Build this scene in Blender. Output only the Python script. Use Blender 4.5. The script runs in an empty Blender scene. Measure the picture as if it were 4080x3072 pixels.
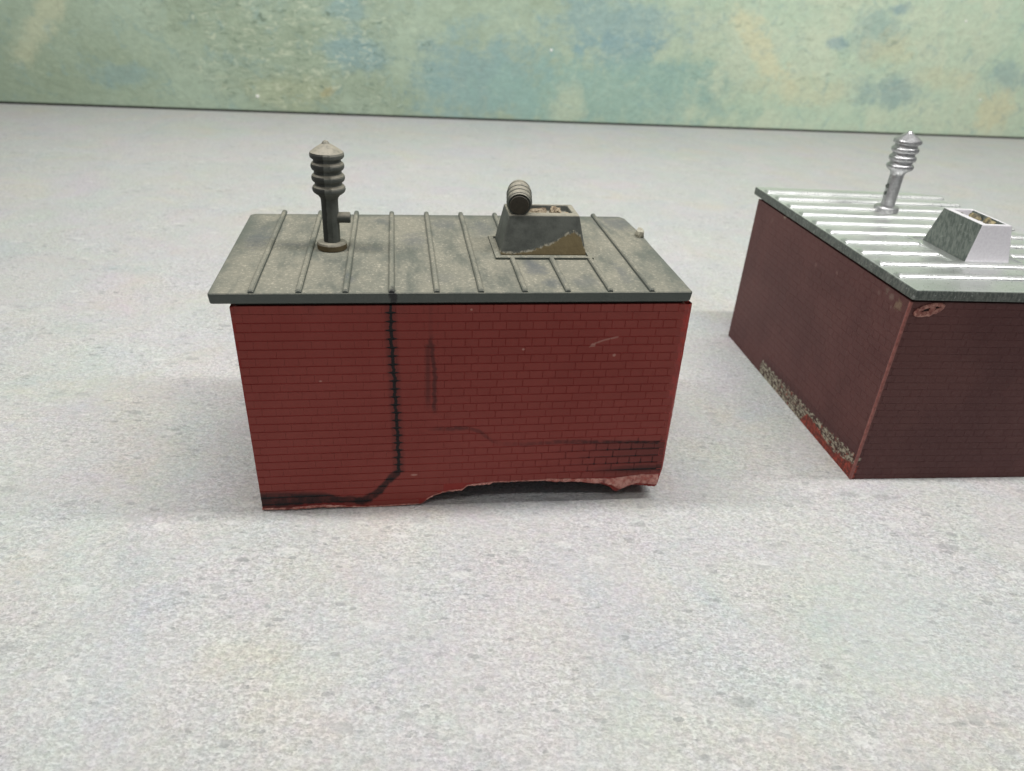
import bpy, bmesh, math, random
from mathutils import Vector, Matrix, noise as mnoise
random.seed(7)
S = 0.01                       # 1 unit = 100 mm: everything below is written in millimetres
sc = bpy.context.scene
col = sc.collection

# ------------------------------------------------------------------ camera
CAM_H, PITCH, ROLL, FOC = 116.2455, 0.5012, 0.0725, 2961.38
f = Vector((0, math.cos(PITCH), -math.sin(PITCH)))
u = Vector((0, math.sin(PITCH), math.cos(PITCH)))
r = Vector((1, 0, 0))
r2 = r*math.cos(ROLL) + u*math.sin(ROLL)
u2 = -r*math.sin(ROLL) + u*math.cos(ROLL)
cd = bpy.data.cameras.new('camera')
cam = bpy.data.objects.new('camera', cd); col.objects.link(cam)
M = Matrix((r2, u2, -f)).transposed().to_4x4(); M.translation = Vector((0, 0, CAM_H*S))
cam.matrix_world = M
cd.sensor_width = 36; cd.lens = FOC/4080*36
cd.clip_start = 0.01; cd.clip_end = 100
cd.dof.use_dof = True; cd.dof.focus_distance = 1.62
cd.dof.aperture_fstop = cd.lens*1e-3/(0.0085)     # aperture of about 1 mm on this scale
sc.camera = cam

# ------------------------------------------------------------------ world, lamps, exposure
w = bpy.data.worlds.new('World'); sc.world = w; w.use_nodes = True
bg = w.node_tree.nodes['Background']
bg.inputs[0].default_value = (0.95, 0.98, 1.0, 1); bg.inputs[1].default_value = 0.165
def bar_lamp(name, x, y, z, lx, ly, yaw, power, colr, aim=None):
    ld = bpy.data.lights.new(name, 'AREA'); ld.shape = 'RECTANGLE'; ld.size = lx*S; ld.size_y = ly*S
    ld.energy = power; ld.color = colr
    o = bpy.data.objects.new(name, ld); col.objects.link(o)
    o.location = (x*S, y*S, z*S)
    if aim is None: o.rotation_euler = (0, 0, yaw)
    else:
        dv = Vector(aim)*S - o.location
        zax = -dv.normalized(); xax = Vector((math.cos(yaw), math.sin(yaw), 0)); xax = (xax - zax*xax.dot(zax)).normalized()
        yax = zax.cross(xax)
        o.rotation_euler = Matrix((xax, yax, zax)).transposed().to_euler()
    return o
bar_lamp('led_bar', 25, 164, 350, 640, 16, 0.10, 194, (1.0, 0.985, 0.95))
bar_lamp('led_bar', 0, -45, 350, 640, 16, 0.12, 39, (1.0, 0.985, 0.95))
bar_lamp('led_bar', 330, 440, 400, 1500, 40, 0.20, 365, (1.0, 0.985, 0.95), aim=(310, 815, 115))
sc.view_settings.view_transform = 'Standard'; sc.view_settings.look = 'None'
sc.view_settings.exposure = 0; sc.view_settings.gamma = 1

# ------------------------------------------------------------------ helpers
def tag(o, label=None, cat=None, kind=None, group=None):
    if label: o['label'] = label
    if cat: o['category'] = cat
    if kind: o['kind'] = kind
    if group: o['group'] = group
    return o
def obj(name, me, mats, parent=None, loc=(0, 0, 0), kind=None):
    o = bpy.data.objects.new(name, me); col.objects.link(o)
    if mats is not None and len(me.materials) == 0:
        for m_ in (mats if isinstance(mats, (list, tuple)) else [mats]): me.materials.append(m_)
    o.location = Vector(loc)*S
    if parent: o.parent = parent
    if kind: o['kind'] = kind
    return o
class MB:
    """collects verts (mm) and faces, links them as ONE mesh"""
    def __init__(s): s.v = []; s.f = []; s.mi = []
    def add(s, vs, fs, mi=0):
        b = len(s.v); s.v += [tuple(p) for p in vs]; s.f += [tuple(i+b for i in q) for q in fs]; s.mi += [mi]*len(fs)
    def mesh(s, name, smooth=False):
        me = bpy.data.meshes.new(name); me.from_pydata([(x*S, y*S, z*S) for x, y, z in s.v], [], s.f)
        me.polygons.foreach_set('material_index', s.mi)
        if smooth: me.polygons.foreach_set('use_smooth', [True]*len(me.polygons))
        me.update(); return me
    def build(s, name, mats, parent=None, smooth=False, kind=None, fix=True):
        me = s.mesh(name, smooth)
        if fix:
            bm = bmesh.new(); bm.from_mesh(me); bmesh.ops.recalc_face_normals(bm, faces=bm.faces); bm.to_mesh(me); bm.free()
        return obj(name, me, mats, parent, kind=kind)
def box(mb, x0, y0, z0, x1, y1, z1, mi=0):
    mb.add([(x0,y0,z0),(x1,y0,z0),(x1,y1,z0),(x0,y1,z0),(x0,y0,z1),(x1,y0,z1),(x1,y1,z1),(x0,y1,z1)],
           [(3,2,1,0),(4,5,6,7),(0,1,5,4),(1,2,6,5),(2,3,7,6),(3,0,4,7)], mi)
def frustum(mb, bot, top, cap=True):
    n = len(bot)
    mb.add(list(bot)+list(top), [(i, (i+1) % n, n+(i+1) % n, n+i) for i in range(n)] + ([tuple(range(n-1, -1, -1)), tuple(range(n, 2*n))] if cap else []))
def lathe(prof, n=40, step=None, a0=0.0):
    """prof: list of (radius, z); step(angle) scales the radius (mould halves)"""
    vs = []; fs = []
    for (rr, z) in prof:
        for k in range(n):
            a = a0 + 2*math.pi*k/n; q = rr*(step(a) if step else 1)
            vs.append((q*math.cos(a), q*math.sin(a), z))
    for j in range(len(prof)-1):
        for k in range(n):
            fs.append((j*n+k, j*n+(k+1) % n, (j+1)*n+(k+1) % n, (j+1)*n+k))
    fs.append(tuple(range(n-1, -1, -1))); fs.append(tuple((len(prof)-1)*n+k for k in range(n)))
    return vs, fs
def bevel(o, width, seg=2, angle=0.6, mi=-1):
    me = o.data; bm = bmesh.new(); bm.from_mesh(me)
    es = [e for e in bm.edges if len(e.link_faces) == 2 and e.calc_face_angle() > angle]
    bmesh.ops.bevel(bm, geom=es, offset=width*S, segments=seg, profile=0.6, affect='EDGES', clamp_overlap=True, material=mi)
    bm.to_mesh(me); bm.free(); return o
def interp(pts, x):
    if x <= pts[0][0]: return pts[0][1]
    for (a, b), (c, d) in zip(pts, pts[1:]):
        if x <= c: return b + (d-b)*(x-a)/(c-a+1e-9)
    return pts[-1][1]
def nz(x, y=0.0, z=0.0): return mnoise.noise(Vector((x, y, z)))

# ------------------------------------------------------------------ node helper
class NT:
    def __init__(s, name, rough=0.6, metal=0.0, spec=0.5):
        s.m = bpy.data.materials.new(name); s.m.use_nodes = True; s.t = s.m.node_tree
        s.b = s.t.nodes['Principled BSDF']
        s.b.inputs['Roughness'].default_value = rough; s.b.inputs['Metallic'].default_value = metal
        s.b.inputs['Specular IOR Level'].default_value = spec
    def n(s, ty, **kw):
        q = s.t.nodes.new(ty)
        for k, v_ in kw.items(): setattr(q, k, v_)
        return q
    def set(s, sock, v_):
        if hasattr(v_, 'is_output') or isinstance(v_, bpy.types.NodeSocket): s.t.links.new(v_, sock)
        else: sock.default_value = v_
    def coord(s, ref=None, scale=100.0):
        tc = s.n('ShaderNodeTexCoord')
        if ref is not None: tc.object = ref
        q = s.n('ShaderNodeVectorMath', operation='SCALE'); s.t.links.new(tc.outputs['Object'], q.inputs[0]); q.inputs['Scale'].default_value = scale
        return q.outputs[0]
    def sep(s, v_):
        q = s.n('ShaderNodeSeparateXYZ'); s.t.links.new(v_, q.inputs[0]); return q.outputs
    def comb(s, x=0.0, y=0.0, z=0.0):
        q = s.n('ShaderNodeCombineXYZ')
        for i, v_ in enumerate((x, y, z)): s.set(q.inputs[i], v_)
        return q.outputs[0]
    def vm(s, op, a, b):
        q = s.n('ShaderNodeVectorMath', operation=op); s.set(q.inputs[0], a); s.set(q.inputs[1], b)
        return q.outputs['Value'] if op in ('LENGTH', 'DISTANCE', 'DOT_PRODUCT') else q.outputs[0]
    def ma(s, op, a, b=0.0, c=0.0, clamp=False):
        q = s.n('ShaderNodeMath', operation=op); q.use_clamp = clamp
        s.set(q.inputs[0], a); s.set(q.inputs[1], b); s.set(q.inputs[2], c); return q.outputs[0]
    def noise(s, v_, scale, detail=3.0, rough=0.5, dist=0.0, colr=False, lac=2.0):
        q = s.n('ShaderNodeTexNoise'); s.set(q.inputs['Vector'], v_); q.inputs['Scale'].default_value = scale
        q.inputs['Detail'].default_value = detail; q.inputs['Roughness'].default_value = rough; q.inputs['Distortion'].default_value = dist
        q.inputs['Lacunarity'].default_value = lac
        return q.outputs['Color'] if colr else q.outputs['Fac']
    def voro(s, v_, scale, out='Distance', feat='F1', rnd=1.0):
        q = s.n('ShaderNodeTexVoronoi', feature=feat); s.set(q.inputs['Vector'], v_); q.inputs['Scale'].default_value = scale
        q.inputs['Randomness'].default_value = rnd; return q.outputs[out]
    def sm(s, v_, a, b, lo=0.0, hi=1.0):
        q = s.n('ShaderNodeMapRange', interpolation_type='SMOOTHSTEP'); s.set(q.inputs['Value'], v_)
        q.inputs['From Min'].default_value = a; q.inputs['From Max'].default_value = b
        q.inputs['To Min'].default_value = lo; q.inputs['To Max'].default_value = hi; return q.outputs[0]
    def lin(s, v_, a, b, lo=0.0, hi=1.0):
        q = s.n('ShaderNodeMapRange'); s.set(q.inputs['Value'], v_)
        q.inputs['From Min'].default_value = a; q.inputs['From Max'].default_value = b
        q.inputs['To Min'].default_value = lo; q.inputs['To Max'].default_value = hi; return q.outputs[0]
    def mix(s, fac, a, b, blend='MIX'):
        q = s.n('ShaderNodeMix', data_type='RGBA', blend_type=blend); q.clamp_factor = True
        s.set(q.inputs[0], fac)
        for sock, v_ in ((q.inputs[6], a), (q.inputs[7], b)):
            if isinstance(v_, tuple): v_ = (*v_[:3], 1)
            s.set(sock, v_)
        return q.outputs[2]
    def curve(s, v_, pts):
        """piecewise-linear v_ -> value through a float curve; pts (in, out) in any range"""
        xs = [p[0] for p in pts]; ys = [p[1] for p in pts]; x0, x1, y0, y1 = min(xs), max(xs), min(ys), max(ys)
        t_ = s.lin(v_, x0, x1)
        q = s.n('ShaderNodeFloatCurve'); s.set(q.inputs['Value'], t_); c = q.mapping.curves[0]
        P = [((a-x0)/(x1-x0), (b-y0)/(y1-y0+1e-9)) for a, b in sorted(pts)]
        c.points[0].location = P[0]; c.points[1].location = P[-1]
        for p in P[1:-1]: c.points.new(*p)
        for p in c.points: p.handle_type = 'VECTOR'
        q.mapping.update()
        return s.lin(q.outputs[0], 0, 1, y0, y1)
    def ellipse(s, v_, c, rad, warp=None, soft=(0.4, 1.0), rot=0.0):
        """soft patch mask: v_ is an xy vector (mm)"""
        d = s.vm('SUBTRACT', v_, (c[0], c[1], 0))
        if rot:
            q = s.n('ShaderNodeVectorRotate', rotation_type='Z_AXIS'); s.t.links.new(d, q.inputs[0]); q.inputs['Angle'].default_value = -rot; d = q.outputs[0]
        d = s.vm('DIVIDE', d, (rad[0], rad[1], 1)); L = s.vm('LENGTH', d, (0, 0, 0))
        if warp is not None: L = s.ma('ADD', L, warp)
        return s.sm(L, soft[0], soft[1], 1.0, 0.0)
    def base(s, c): s.set(s.b.inputs['Base Color'], (*c, 1) if isinstance(c, tuple) else c)
    def bump(s, h, strength=0.3, dist=0.2, prev=None):
        q = s.n('ShaderNodeBump'); s.set(q.inputs['Height'], h); q.inputs['Strength'].default_value = strength; q.inputs['Distance'].default_value = dist*S
        if prev is not None: s.t.links.new(prev, q.inputs['Normal'])
        s.t.links.new(q.outputs[0], s.b.inputs['Normal']); return q.outputs[0]
    def rough(s, v_): s.set(s.b.inputs['Roughness'], v_)

# ------------------------------------------------------------------ roots
def empty(name, x, y, yaw, tx, ty):
    o = bpy.data.objects.new(name, None); col.objects.link(o); o.empty_display_size = 0.1
    Rz = Matrix.Rotation(yaw, 4, 'Z'); Rx = Matrix.Rotation(tx, 4, 'X'); Ry = Matrix.Rotation(ty, 4, 'Y')
    m_ = Rz @ Rx @ Ry; m_.translation = Vector((x*S, y*S, 0)); o.matrix_world = m_
    return o
A = empty('model_building', -58.6026, 140.1439, 0.1744, 0.0071, -0.0118)
tag(A, 'bright red brick model building with dusty grey ribbed roof, black crack and broken base', 'model building', group='model brick buildings')
B = empty('model_building', 82.2375, 265.4019, -1.4284, 0, 0)
tag(B, 'dark maroon brick model building with shiny silver ribbed roof and chipped foot', 'model building', group='model brick buildings')
H, T = 53.9, 2.53
ZR = H + T

# ------------------------------------------------------------------ floor
def floor_material():
    N = NT('printed_plaster_floor', rough=0.62, spec=0.35)
    P = N.coord()
    big = N.noise(P, 0.012, 4, 0.55, 0.6); big2 = N.noise(N.vm('ADD', P, (300, 70, 0)), 0.018, 4, 0.6, 0.8); big3 = N.noise(N.vm('ADD', P, (-90, 500, 0)), 0.022, 4, 0.6, 0.5)
    mid = N.noise(P, 0.07, 5, 0.65, 0.4)
    c = N.mix(N.sm(big, 0.40, 0.62), (0.595, 0.605, 0.595), (0.625, 0.612, 0.62))
    c = N.mix(N.ma('MULTIPLY', N.sm(big2, 0.50, 0.70), 0.6), c, (0.64, 0.605, 0.54))
    c = N.mix(N.ma('MULTIPLY', N.sm(big3, 0.54, 0.72), 0.45), c, (0.50, 0.56, 0.58))
    c = N.mix(N.sm(mid, 0.30, 0.72), c, N.mix(0.22, c, (0.74, 0.74, 0.72)))
    hue = N.noise(P, 0.55, 3, 0.6, colr=True)
    c = N.mix(0.16, c, hue, 'SOFT_LIGHT')
    tint = N.noise(N.vm('ADD', P, (700, -40, 0)), 0.035, 4, 0.6, 0.8, colr=True); c = N.mix(0.22, c, tint, 'SOFT_LIGHT')
    # printed plaster grain: three crisp sizes plus scattered flakes and pits
    PS = N.vm('MULTIPLY', P, (0.70, 1.0, 1.0))
    amp = N.sm(N.noise(P, 0.03, 5, 0.7), 0.32, 0.68, 0.55, 1.15)
    ga = N.sm(N.noise(PS, 2.3, 2, 0.55, 0.3), 0.36, 0.64, -1.0, 1.0)
    gb = N.sm(N.noise(N.vm('ADD', PS, (31, 7, 0)), 1.15, 3, 0.6, 0.4), 0.36, 0.64, -1.0, 1.0)
    gc_ = N.sm(N.noise(N.vm('ADD', PS, (5, 91, 0)), 0.45, 4, 0.65, 0.6), 0.34, 0.66, -1.0, 1.0)
    gg = N.ma('ADD', N.ma('MULTIPLY', ga, 0.105), N.ma('ADD', N.ma('MULTIPLY', gb, 0.12), N.ma('MULTIPLY', gc_, 0.028)))
    sh = N.ma('ADD', 0.85, N.ma('MULTIPLY', gg, amp))
    c = N.mix(1.0, c, N.comb(sh, sh, sh), 'MULTIPLY')
    fw_ = N.vm('ADD', N.vm('MULTIPLY', P, (0.50, 1.0, 1.0)), N.vm('MULTIPLY', N.vm('SUBTRACT', hue, (0.5, 0.5, 0.5)), (1.8, 1.2, 0)))
    def flakes(scale, th, seed):
        q = N.vm('ADD', fw_, (seed, seed*0.7, 0)); d_ = N.voro(q, scale); cc = N.sep(N.voro(q, scale, 'Color'))
        rad = N.ma('MULTIPLY', N.ma('ADD', 0.25, cc[2]), 0.32)
        m_ = N.sm(N.ma('DIVIDE', d_, rad), 0.55, 1.1, 1, 0)
        return N.ma('MULTIPLY', m_, N.sm(cc[0], th, th+0.05)), N.ma('MULTIPLY', m_, N.sm(cc[1], th+0.06, th+0.11))
    up1, dn1 = flakes(0.55, 0.62, 0); up2, dn2 = flakes(0.26, 0.74, 50); up3, dn3 = flakes(0.95, 0.66, 90)
    chipm = N.ma('MULTIPLY', N.ma('MAXIMUM', up1, N.ma('MAXIMUM', up2, up3)), amp); pitm = N.ma('MULTIPLY', N.ma('MAXIMUM', dn1, N.ma('MAXIMUM', N.ma('MULTIPLY', dn2, 0.8), dn3)), amp)
    c = N.mix(N.ma('MULTIPLY', chipm, 0.42), c, (0.74, 0.74, 0.72)); c = N.mix(N.ma('MULTIPLY', pitm, 0.50), c, (0.24, 0.25, 0.255))
    # bluish dabs of print, in clusters
    dab = N.ma('MULTIPLY', N.sm(N.noise(P, 0.16, 4, 0.7, 1.0), 0.62, 0.72), N.sm(N.noise(N.vm('ADD', P, (40, 10, 0)), 0.02, 2, 0.5), 0.50, 0.62))
    c = N.mix(N.ma('MULTIPLY', dab, 0.35), c, (0.30, 0.36, 0.43))
    N.base(c)
    hgt = N.ma('ADD', N.ma('MULTIPLY', gb, 0.5), N.ma('ADD', N.ma('MULTIPLY', ga, 0.3), N.ma('MULTIPLY', N.ma('SUBTRACT', chipm, pitm), 0.9)))
    N.bump(hgt, 0.6, 0.20)
    return N.m
mb = MB()
mb.add([(-1600, -700, 0), (1900, -700, 0), (1900, 1500, 0), (-1600, 1500, 0)], [(0, 1, 2, 3)])
floor = tag(mb.build('floor', floor_material()), kind='structure')

# ------------------------------------------------------------------ backdrop board (plane coords: x along the foot line, y up)
BA, BYAW = (-428.9, 626.0), 0.2209
bd = bpy.data.objects.new('backdrop_board', None); col.objects.link(bd)
bd.location = (BA[0]*S, BA[1]*S, 0); bd.rotation_euler = (0, 0, BYAW)
tag(bd, 'upright green and blue plaster effect backdrop board along the back of the floor', 'backdrop')
def board_material():
    N = NT('painted_plaster_print', rough=0.55, spec=0.35)
    P0 = N.coord(bd); xyz = N.sep(P0); P = N.comb(xyz[0], xyz[2], 0.0)
    wq = N.noise(P, 0.03, 5, 0.6, colr=True)
    PW = N.vm('ADD', P, N.vm('MULTIPLY', N.vm('SUBTRACT', wq, (0.5, 0.5, 0.5)), (60, 40, 0)))
    wp = N.ma('MULTIPLY', N.ma('SUBTRACT', N.noise(P, 0.045, 8, 0.72), 0.5), 3.0)
    PW2 = N.vm('ADD', P, N.vm('MULTIPLY', N.vm('SUBTRACT', N.noise(P, 0.018, 3, 0.5, colr=True), (0.5, 0.5, 0.5)), (90, 70, 0)))
    b1 = N.noise(PW, 0.010, 4, 0.55)
    c = N.mix(N.sm(b1, 0.36, 0.62), (0.29, 0.36, 0.265), (0.345, 0.43, 0.335))
    c = N.mix(N.sm(xyz[0], 380, 760, 0, 0.85), c, N.mix(N.sm(N.noise(PW, 0.02, 4, 0.6), 0.35, 0.65), (0.50, 0.63, 0.49), (0.58, 0.65, 0.50)))
    blue, teal, cream, deep = (0.205, 0.33, 0.36), (0.27, 0.41, 0.36), (0.60, 0.59, 0.40), (0.16, 0.28, 0.38)
    def patch(c, col_, ctr, rad, amt, rot=0.0, soft=(0.35, 1.15)):
        return N.mix(N.ma('MULTIPLY', N.ellipse(P, ctr, rad, wp, soft, rot), amt), c, col_)
    c = patch(c, blue, (395, 33), (75, 45), 0.62)
    c = patch(c, blue, (285, 50), (32, 22), 0.62)
    c = patch(c, teal, (505, 25), (150, 40), 0.75)
    c = patch(c, blue, (510, 85), (80, 26), 0.6)
    c = patch(c, blue, (520, 64), (42, 20), 0.6)
    c = patch(c, teal, (560, 45), (70, 20), 0.6)
    c = patch(c, blue, (770, 92), (36, 26), 0.4)
    c = patch(c, deep, (732, 80), (13, 7), 0.45)
    c = patch(c, deep, (789, 112), (12, 7), 0.4)
    c = patch(c, blue, (800, 40), (45, 18), 0.55)
    c = patch(c, blue, (930, 60), (30, 16), 0.5)
    c = patch(c, cream, (655, 72), (58, 14), 0.75, -0.75)
    c = patch(c, cream, (700, 38), (60, 16), 0.45)
    c = patch(c, cream, (790, 78), (34, 18), 0.55)
    c = patch(c, cream, (860, 55), (40, 12), 0.4)
    c = patch(c, cream, (928, 28), (26, 24), 0.75)
    c = patch(c, cream, (472, 15), (20, 20), 0.35)
    c = patch(c, cream, (40, 62), (44, 12), 0.4, 0.9)
    c = patch(c, blue, (90, 25), (30, 12), 0.4)
    c = patch(c, (0.42, 0.44, 0.27), (225, 20), (50, 18), 0.35)
    c = patch(c, blue, (275, 84), (26, 12), 0.5)
    c = patch(c, (0.42, 0.33, 0.14), (258, 19), (8, 4), 0.4, 0.4)
    # mottling, two scales
    mm = N.noise(PW, 0.06, 6, 0.7)
    c = N.mix(N.sm(mm, 0.54, 0.72, 0, 0.30), c, (0.55, 0.62, 0.46))
    c = N.mix(N.sm(mm, 0.34, 0.48, 0.32, 0), c, (0.20, 0.33, 0.35))
    # trowel streaks: stretched noise in two directions
    def streak(rot, sx, sy, off):
        q = N.n('ShaderNodeVectorRotate', rotation_type='Z_AXIS'); N.t.links.new(N.vm('ADD', PW2, (off, 0, 0)), q.inputs[0]); q.inputs['Angle'].default_value = rot
        return N.noise(N.vm('MULTIPLY', q.outputs[0], (sx, sy, 1)), 1.0, 4, 0.6)
    s1 = streak(0.05, 0.012, 0.30, 0); s2 = streak(-0.65, 0.02, 0.26, 40); s3 = streak(0.6, 0.025, 0.28, 90)
    regA = N.sm(xyz[0], 250, 420); regB = N.sm(N.noise(P, 0.012, 2), 0.42, 0.58)
    st = N.mix(regB, N.comb(s1, s1, s1), N.comb(s2, s2, s2)); st = N.sep(N.mix(regA, N.comb(s3, s3, s3), st))[0]
    k = N.sm(st, 0.30, 0.70, 0.965, 1.035)
    fine = N.noise(N.vm('MULTIPLY', P, (0.7, 1, 1)), 0.22, 8, 0.75, 0.6); k = N.ma('MULTIPLY', k, N.sm(fine, 0.3, 0.7, 0.90, 1.10))
    c = N.mix(1.0, c, N.comb(k, k, k), 'MULTIPLY')
    # printed pits and ridges, clustered left of the middle
    pz = N.noise(N.vm('MULTIPLY', P, (0.10, 0.20, 1)), 1.0, 6, 0.68, 1.0)
    reg = N.ma('MAXIMUM', N.ellipse(P, (235, 55), (110, 75), wp), N.ma('MULTIPLY', N.ellipse(P, (700, 75), (190, 60), wp), 0.45))
    reg = N.ma('MAXIMUM', reg, 0.10)
    pit = N.ma('MULTIPLY', N.sm(pz, 0.56, 0.62), N.ma('MULTIPLY', reg, N.sm(N.noise(P, 0.028, 3, 0.6), 0.42, 0.56))); rid = N.ma('MULTIPLY', N.sm(pz, 0.46, 0.38), reg)
    c = N.mix(N.ma('MULTIPLY', pit, 0.75), c, (0.13, 0.18, 0.13)); c = N.mix(N.ma('MULTIPLY', rid, 0.45), c, (0.62, 0.66, 0.50))
    N.base(c)
    N.bump(N.ma('ADD', N.ma('MULTIPLY', pz, N.ma('MULTIPLY', reg, 2.0)), N.ma('ADD', N.ma('MULTIPLY', st, 0.35), N.ma('MULTIPLY', fine, 0.8))), 0.5, 1.4)
    return N.m
mb = MB(); box(mb, -700, 0, 1.6, 1700, 6, 520)
bevel(mb.build('panel', board_material(), bd), 0.5, 2)
N = NT('board_edge_gap_shade', 0.8); N.base((0.018, 0.022, 0.016)); edge_m = N.m
mb = MB(); box(mb, -700, -0.4, 0.0, 1700, 5.5, 1.6); mb.build('edge_gap_shade', edge_m, bd)  # board edge, with the gap shadow at the foot put into its dark colour
N = NT('white_paint_speck', 0.5); N.base((0.75, 0.76, 0.72)); speck_m = N.m
for (px, pz_, rr) in ((453.2, 61.5, 2.2), (198.3, 13.1, 2.4), (862.6, 106.9, 2.2), (908.1, 36.8, 2.0)):
    vs, fs = [], []
    vs.append((px, -0.9, pz_))
    for j, (q, dy) in enumerate(((0.55, -0.75), (1.0, 0.05))):
        for k in range(10):
            a = 2*math.pi*k/10; e = q*rr*0.62*(1+0.3*nz(px+k*0.9, j))
            vs.append((px+e*math.cos(a), dy, pz_+e*math.sin(a)))
    for k in range(10):
        fs.append((0, 1+k, 1+(k+1) % 10)); fs.append((1+k, 11+k, 11+(k+1) % 10, 1+(k+1) % 10))
    mb = MB(); mb.add(vs, fs); mb.build('paint_speck', speck_m, bd, smooth=True)

# ------------------------------------------------------------------ materials of the red building
PITCH_Z, ZTOP, CT = 2.08, 53.2, 53.55
def soot_mask(N, P):
    x, y, z = N.sep(P)
    jt = N.ma('FRACT', N.ma('DIVIDE', N.ma('SUBTRACT', CT+0.3, z), PITCH_Z))       # 0 at each bed joint
    jn = N.ma('MAXIMUM', N.sm(jt, 0.0, 0.20, 1, 0), N.sm(jt, 0.86, 1.0, 0, 1))
    wob = N.ma('MULTIPLY', N.ma('SUBTRACT', N.noise(N.comb(0.0, z, 0.0), 0.55, 3, 0.6), 0.5), 1.3)
    xc = N.curve(z, [(-1, 32.5), (8.9, 32.9), (9.9, 33.5), (12, 33.6), (21.6, 33.5), (29.3, 33.2), (36.7, 33.1), (42.8, 32.8), (47.3, 32.7), (54, 32.8)])
    d = N.ma('ABSOLUTE', N.ma('SUBTRACT', N.ma('ADD', x, wob), xc))
    wid = N.ma('ADD', 0.40, N.ma('MULTIPLY', jn, 1.05))
    wid = N.ma('ADD', wid, N.ma('MULTIPLY', N.sm(z, 46, 54), -0.1))
    crack = N.ma('MULTIPLY', N.sm(N.ma('DIVIDE', d, wid), 0.75, 1.2, 1, 0), N.sm(z, 9.0, 10.2))
    halo = N.ma('MULTIPLY', N.sm(d, 0.6, 1.9, 0.35, 0), N.sm(z, 9.0, 10.2))
    # lower-left leg of the crack and the soot band along the foot
    n2 = N.noise(P, 0.35, 4, 0.65); n2c = N.ma('SUBTRACT', n2, 0.5)
    zc = N.curve(x, [(0, 3.2), (9, 3.2), (16, 3.0), (20, 2.2), (25, 2.0), (27, 3.0), (29.5, 5.4), (31.3, 8.0), (33.6, 10.2), (36, 12)])
    th = N.curve(x, [(0, 2.6), (10, 2.3), (17, 1.7), (22, 1.2), (27, 1.5), (30, 1.6), (33.6, 1.5), (36, 1.0)])
    d2 = N.ma('DIVIDE', N.ma('ABSOLUTE', N.ma('ADD', N.ma('SUBTRACT', z, zc), N.ma('MULTIPLY', n2c, 2.2))), th)
    band = N.ma('MULTIPLY', N.sm(d2, 0.5, 1.25, 1, 0), N.sm(x, 33.6, 34.3, 1, 0))
    band = N.ma('MULTIPLY', band, N.ma('ADD', N.ma('MULTIPLY', jn, 0.35), N.sm(n2, 0.25, 0.6, 0.55, 0.90)))
    # faint vertical smear
    d3 = N.ma('ABSOLUTE', N.ma('SUBTRACT', N.ma('ADD', x, wob), N.curve(z, [(20, 42.0), (38, 42.1), (41, 41.6), (46, 41.2), (54, 41.3)])))
    sm_ = N.ma('MULTIPLY', N.sm(d3, 0.15, 0.75, 0.6, 0), N.ma('MULTIPLY', N.sm(z, 25.5, 28), N.sm(z, 44, 47, 1, 0.22)))
    d3b = N.ma('ABSOLUTE', N.ma('SUBTRACT', x, 40.6)); sm2 = N.ma('MULTIPLY', N.sm(d3b, 0.1, 1.0, 0.42, 0), N.ma('MULTIPLY', N.sm(z, 26, 31), N.sm(z, 43.6, 44.6, 1, 0)))
    hk = N.ma('MULTIPLY', N.ellipse(N.comb(x, z, 0.0), (41.2, 43.6), (1.3, 1.0)), 0.55)
    # thin horizontal line then hook, and soot bands lower right
    zl = N.curve(x, [(40, 22.0), (50, 21.9), (53, 20.8), (55.5, 18.3), (58, 17.2), (64, 16.7), (72, 17.2), (84, 16.6), (100, 15.9)])
    amp = N.curve(x, [(40, 0.0), (44, 0.55), (50, 0.6), (54, 0.35), (58, 0.12), (64, 0.35), (74, 0.55), (86, 0.8), (100, 0.9)])
    dl = N.ma('ABSOLUTE', N.ma('ADD', N.ma('SUBTRACT', z, zl), N.ma('MULTIPLY', n2c, 0.9)))
    line = N.ma('MULTIPLY', N.sm(dl, 0.25, 0.85, 1, 0), N.ma('MULTIPLY', amp, N.sm(N.noise(P, 0.55, 4, 0.7), 0.36, 0.58, 0.35, 1.0)))
    hz = N.ma('MULTIPLY', N.sm(N.ma('SUBTRACT', z, zl), -9.0, -0.5, 0.25, 0.5), N.sm(N.ma('SUBTRACT', zl, z), -0.4, 0.2))
    hz = N.ma('MULTIPLY', hz, N.sm(N.ma('ADD', x, N.ma('MULTIPLY', n2c, 16.0)), 72, 95))
    hz2 = N.ma('MULTIPLY', N.sm(N.ma('ABSOLUTE', N.ma('ADD', N.ma('SUBTRACT', z, 8.2), N.ma('MULTIPLY', n2c, 2.0))), 0.4, 2.0, 0.75, 0), N.sm(N.ma('ADD', x, N.ma('MULTIPLY', n2c, 10.0)), 76, 95))
    jn2 = N.ma('MAXIMUM', N.sm(jt, 0.0, 0.13, 1, 0), N.sm(jt, 0.90, 1.0, 0, 1))
    row = N.ma('MODULO', N.ma('FLOOR', N.ma('DIVIDE', N.ma('SUBTRACT', CT, z), PITCH_Z)), 2.0)
    per = N.ma('ADD', 3.0, N.ma('MULTIPLY', row, 3.0))
    fx = N.ma('MULTIPLY', N.ma('FRACT', N.ma('DIVIDE', N.ma('SUBTRACT', x, N.ma('ADD', 0.8, N.ma('MULTIPLY', row, 1.5))), per)), per)
    jv = N.ma('MAXIMUM', N.sm(fx, 0.12, 0.32, 1, 0), N.sm(N.ma('SUBTRACT', per, fx), 0.12, 0.32, 1, 0))
    jn2 = N.ma('MULTIPLY', N.ma('MAXIMUM', jn2, N.ma('MULTIPLY', jv, 0.9)), N.sm(N.noise(P, 0.40, 4, 0.7), 0.36, 0.58, 0.25, 1.0))
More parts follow.
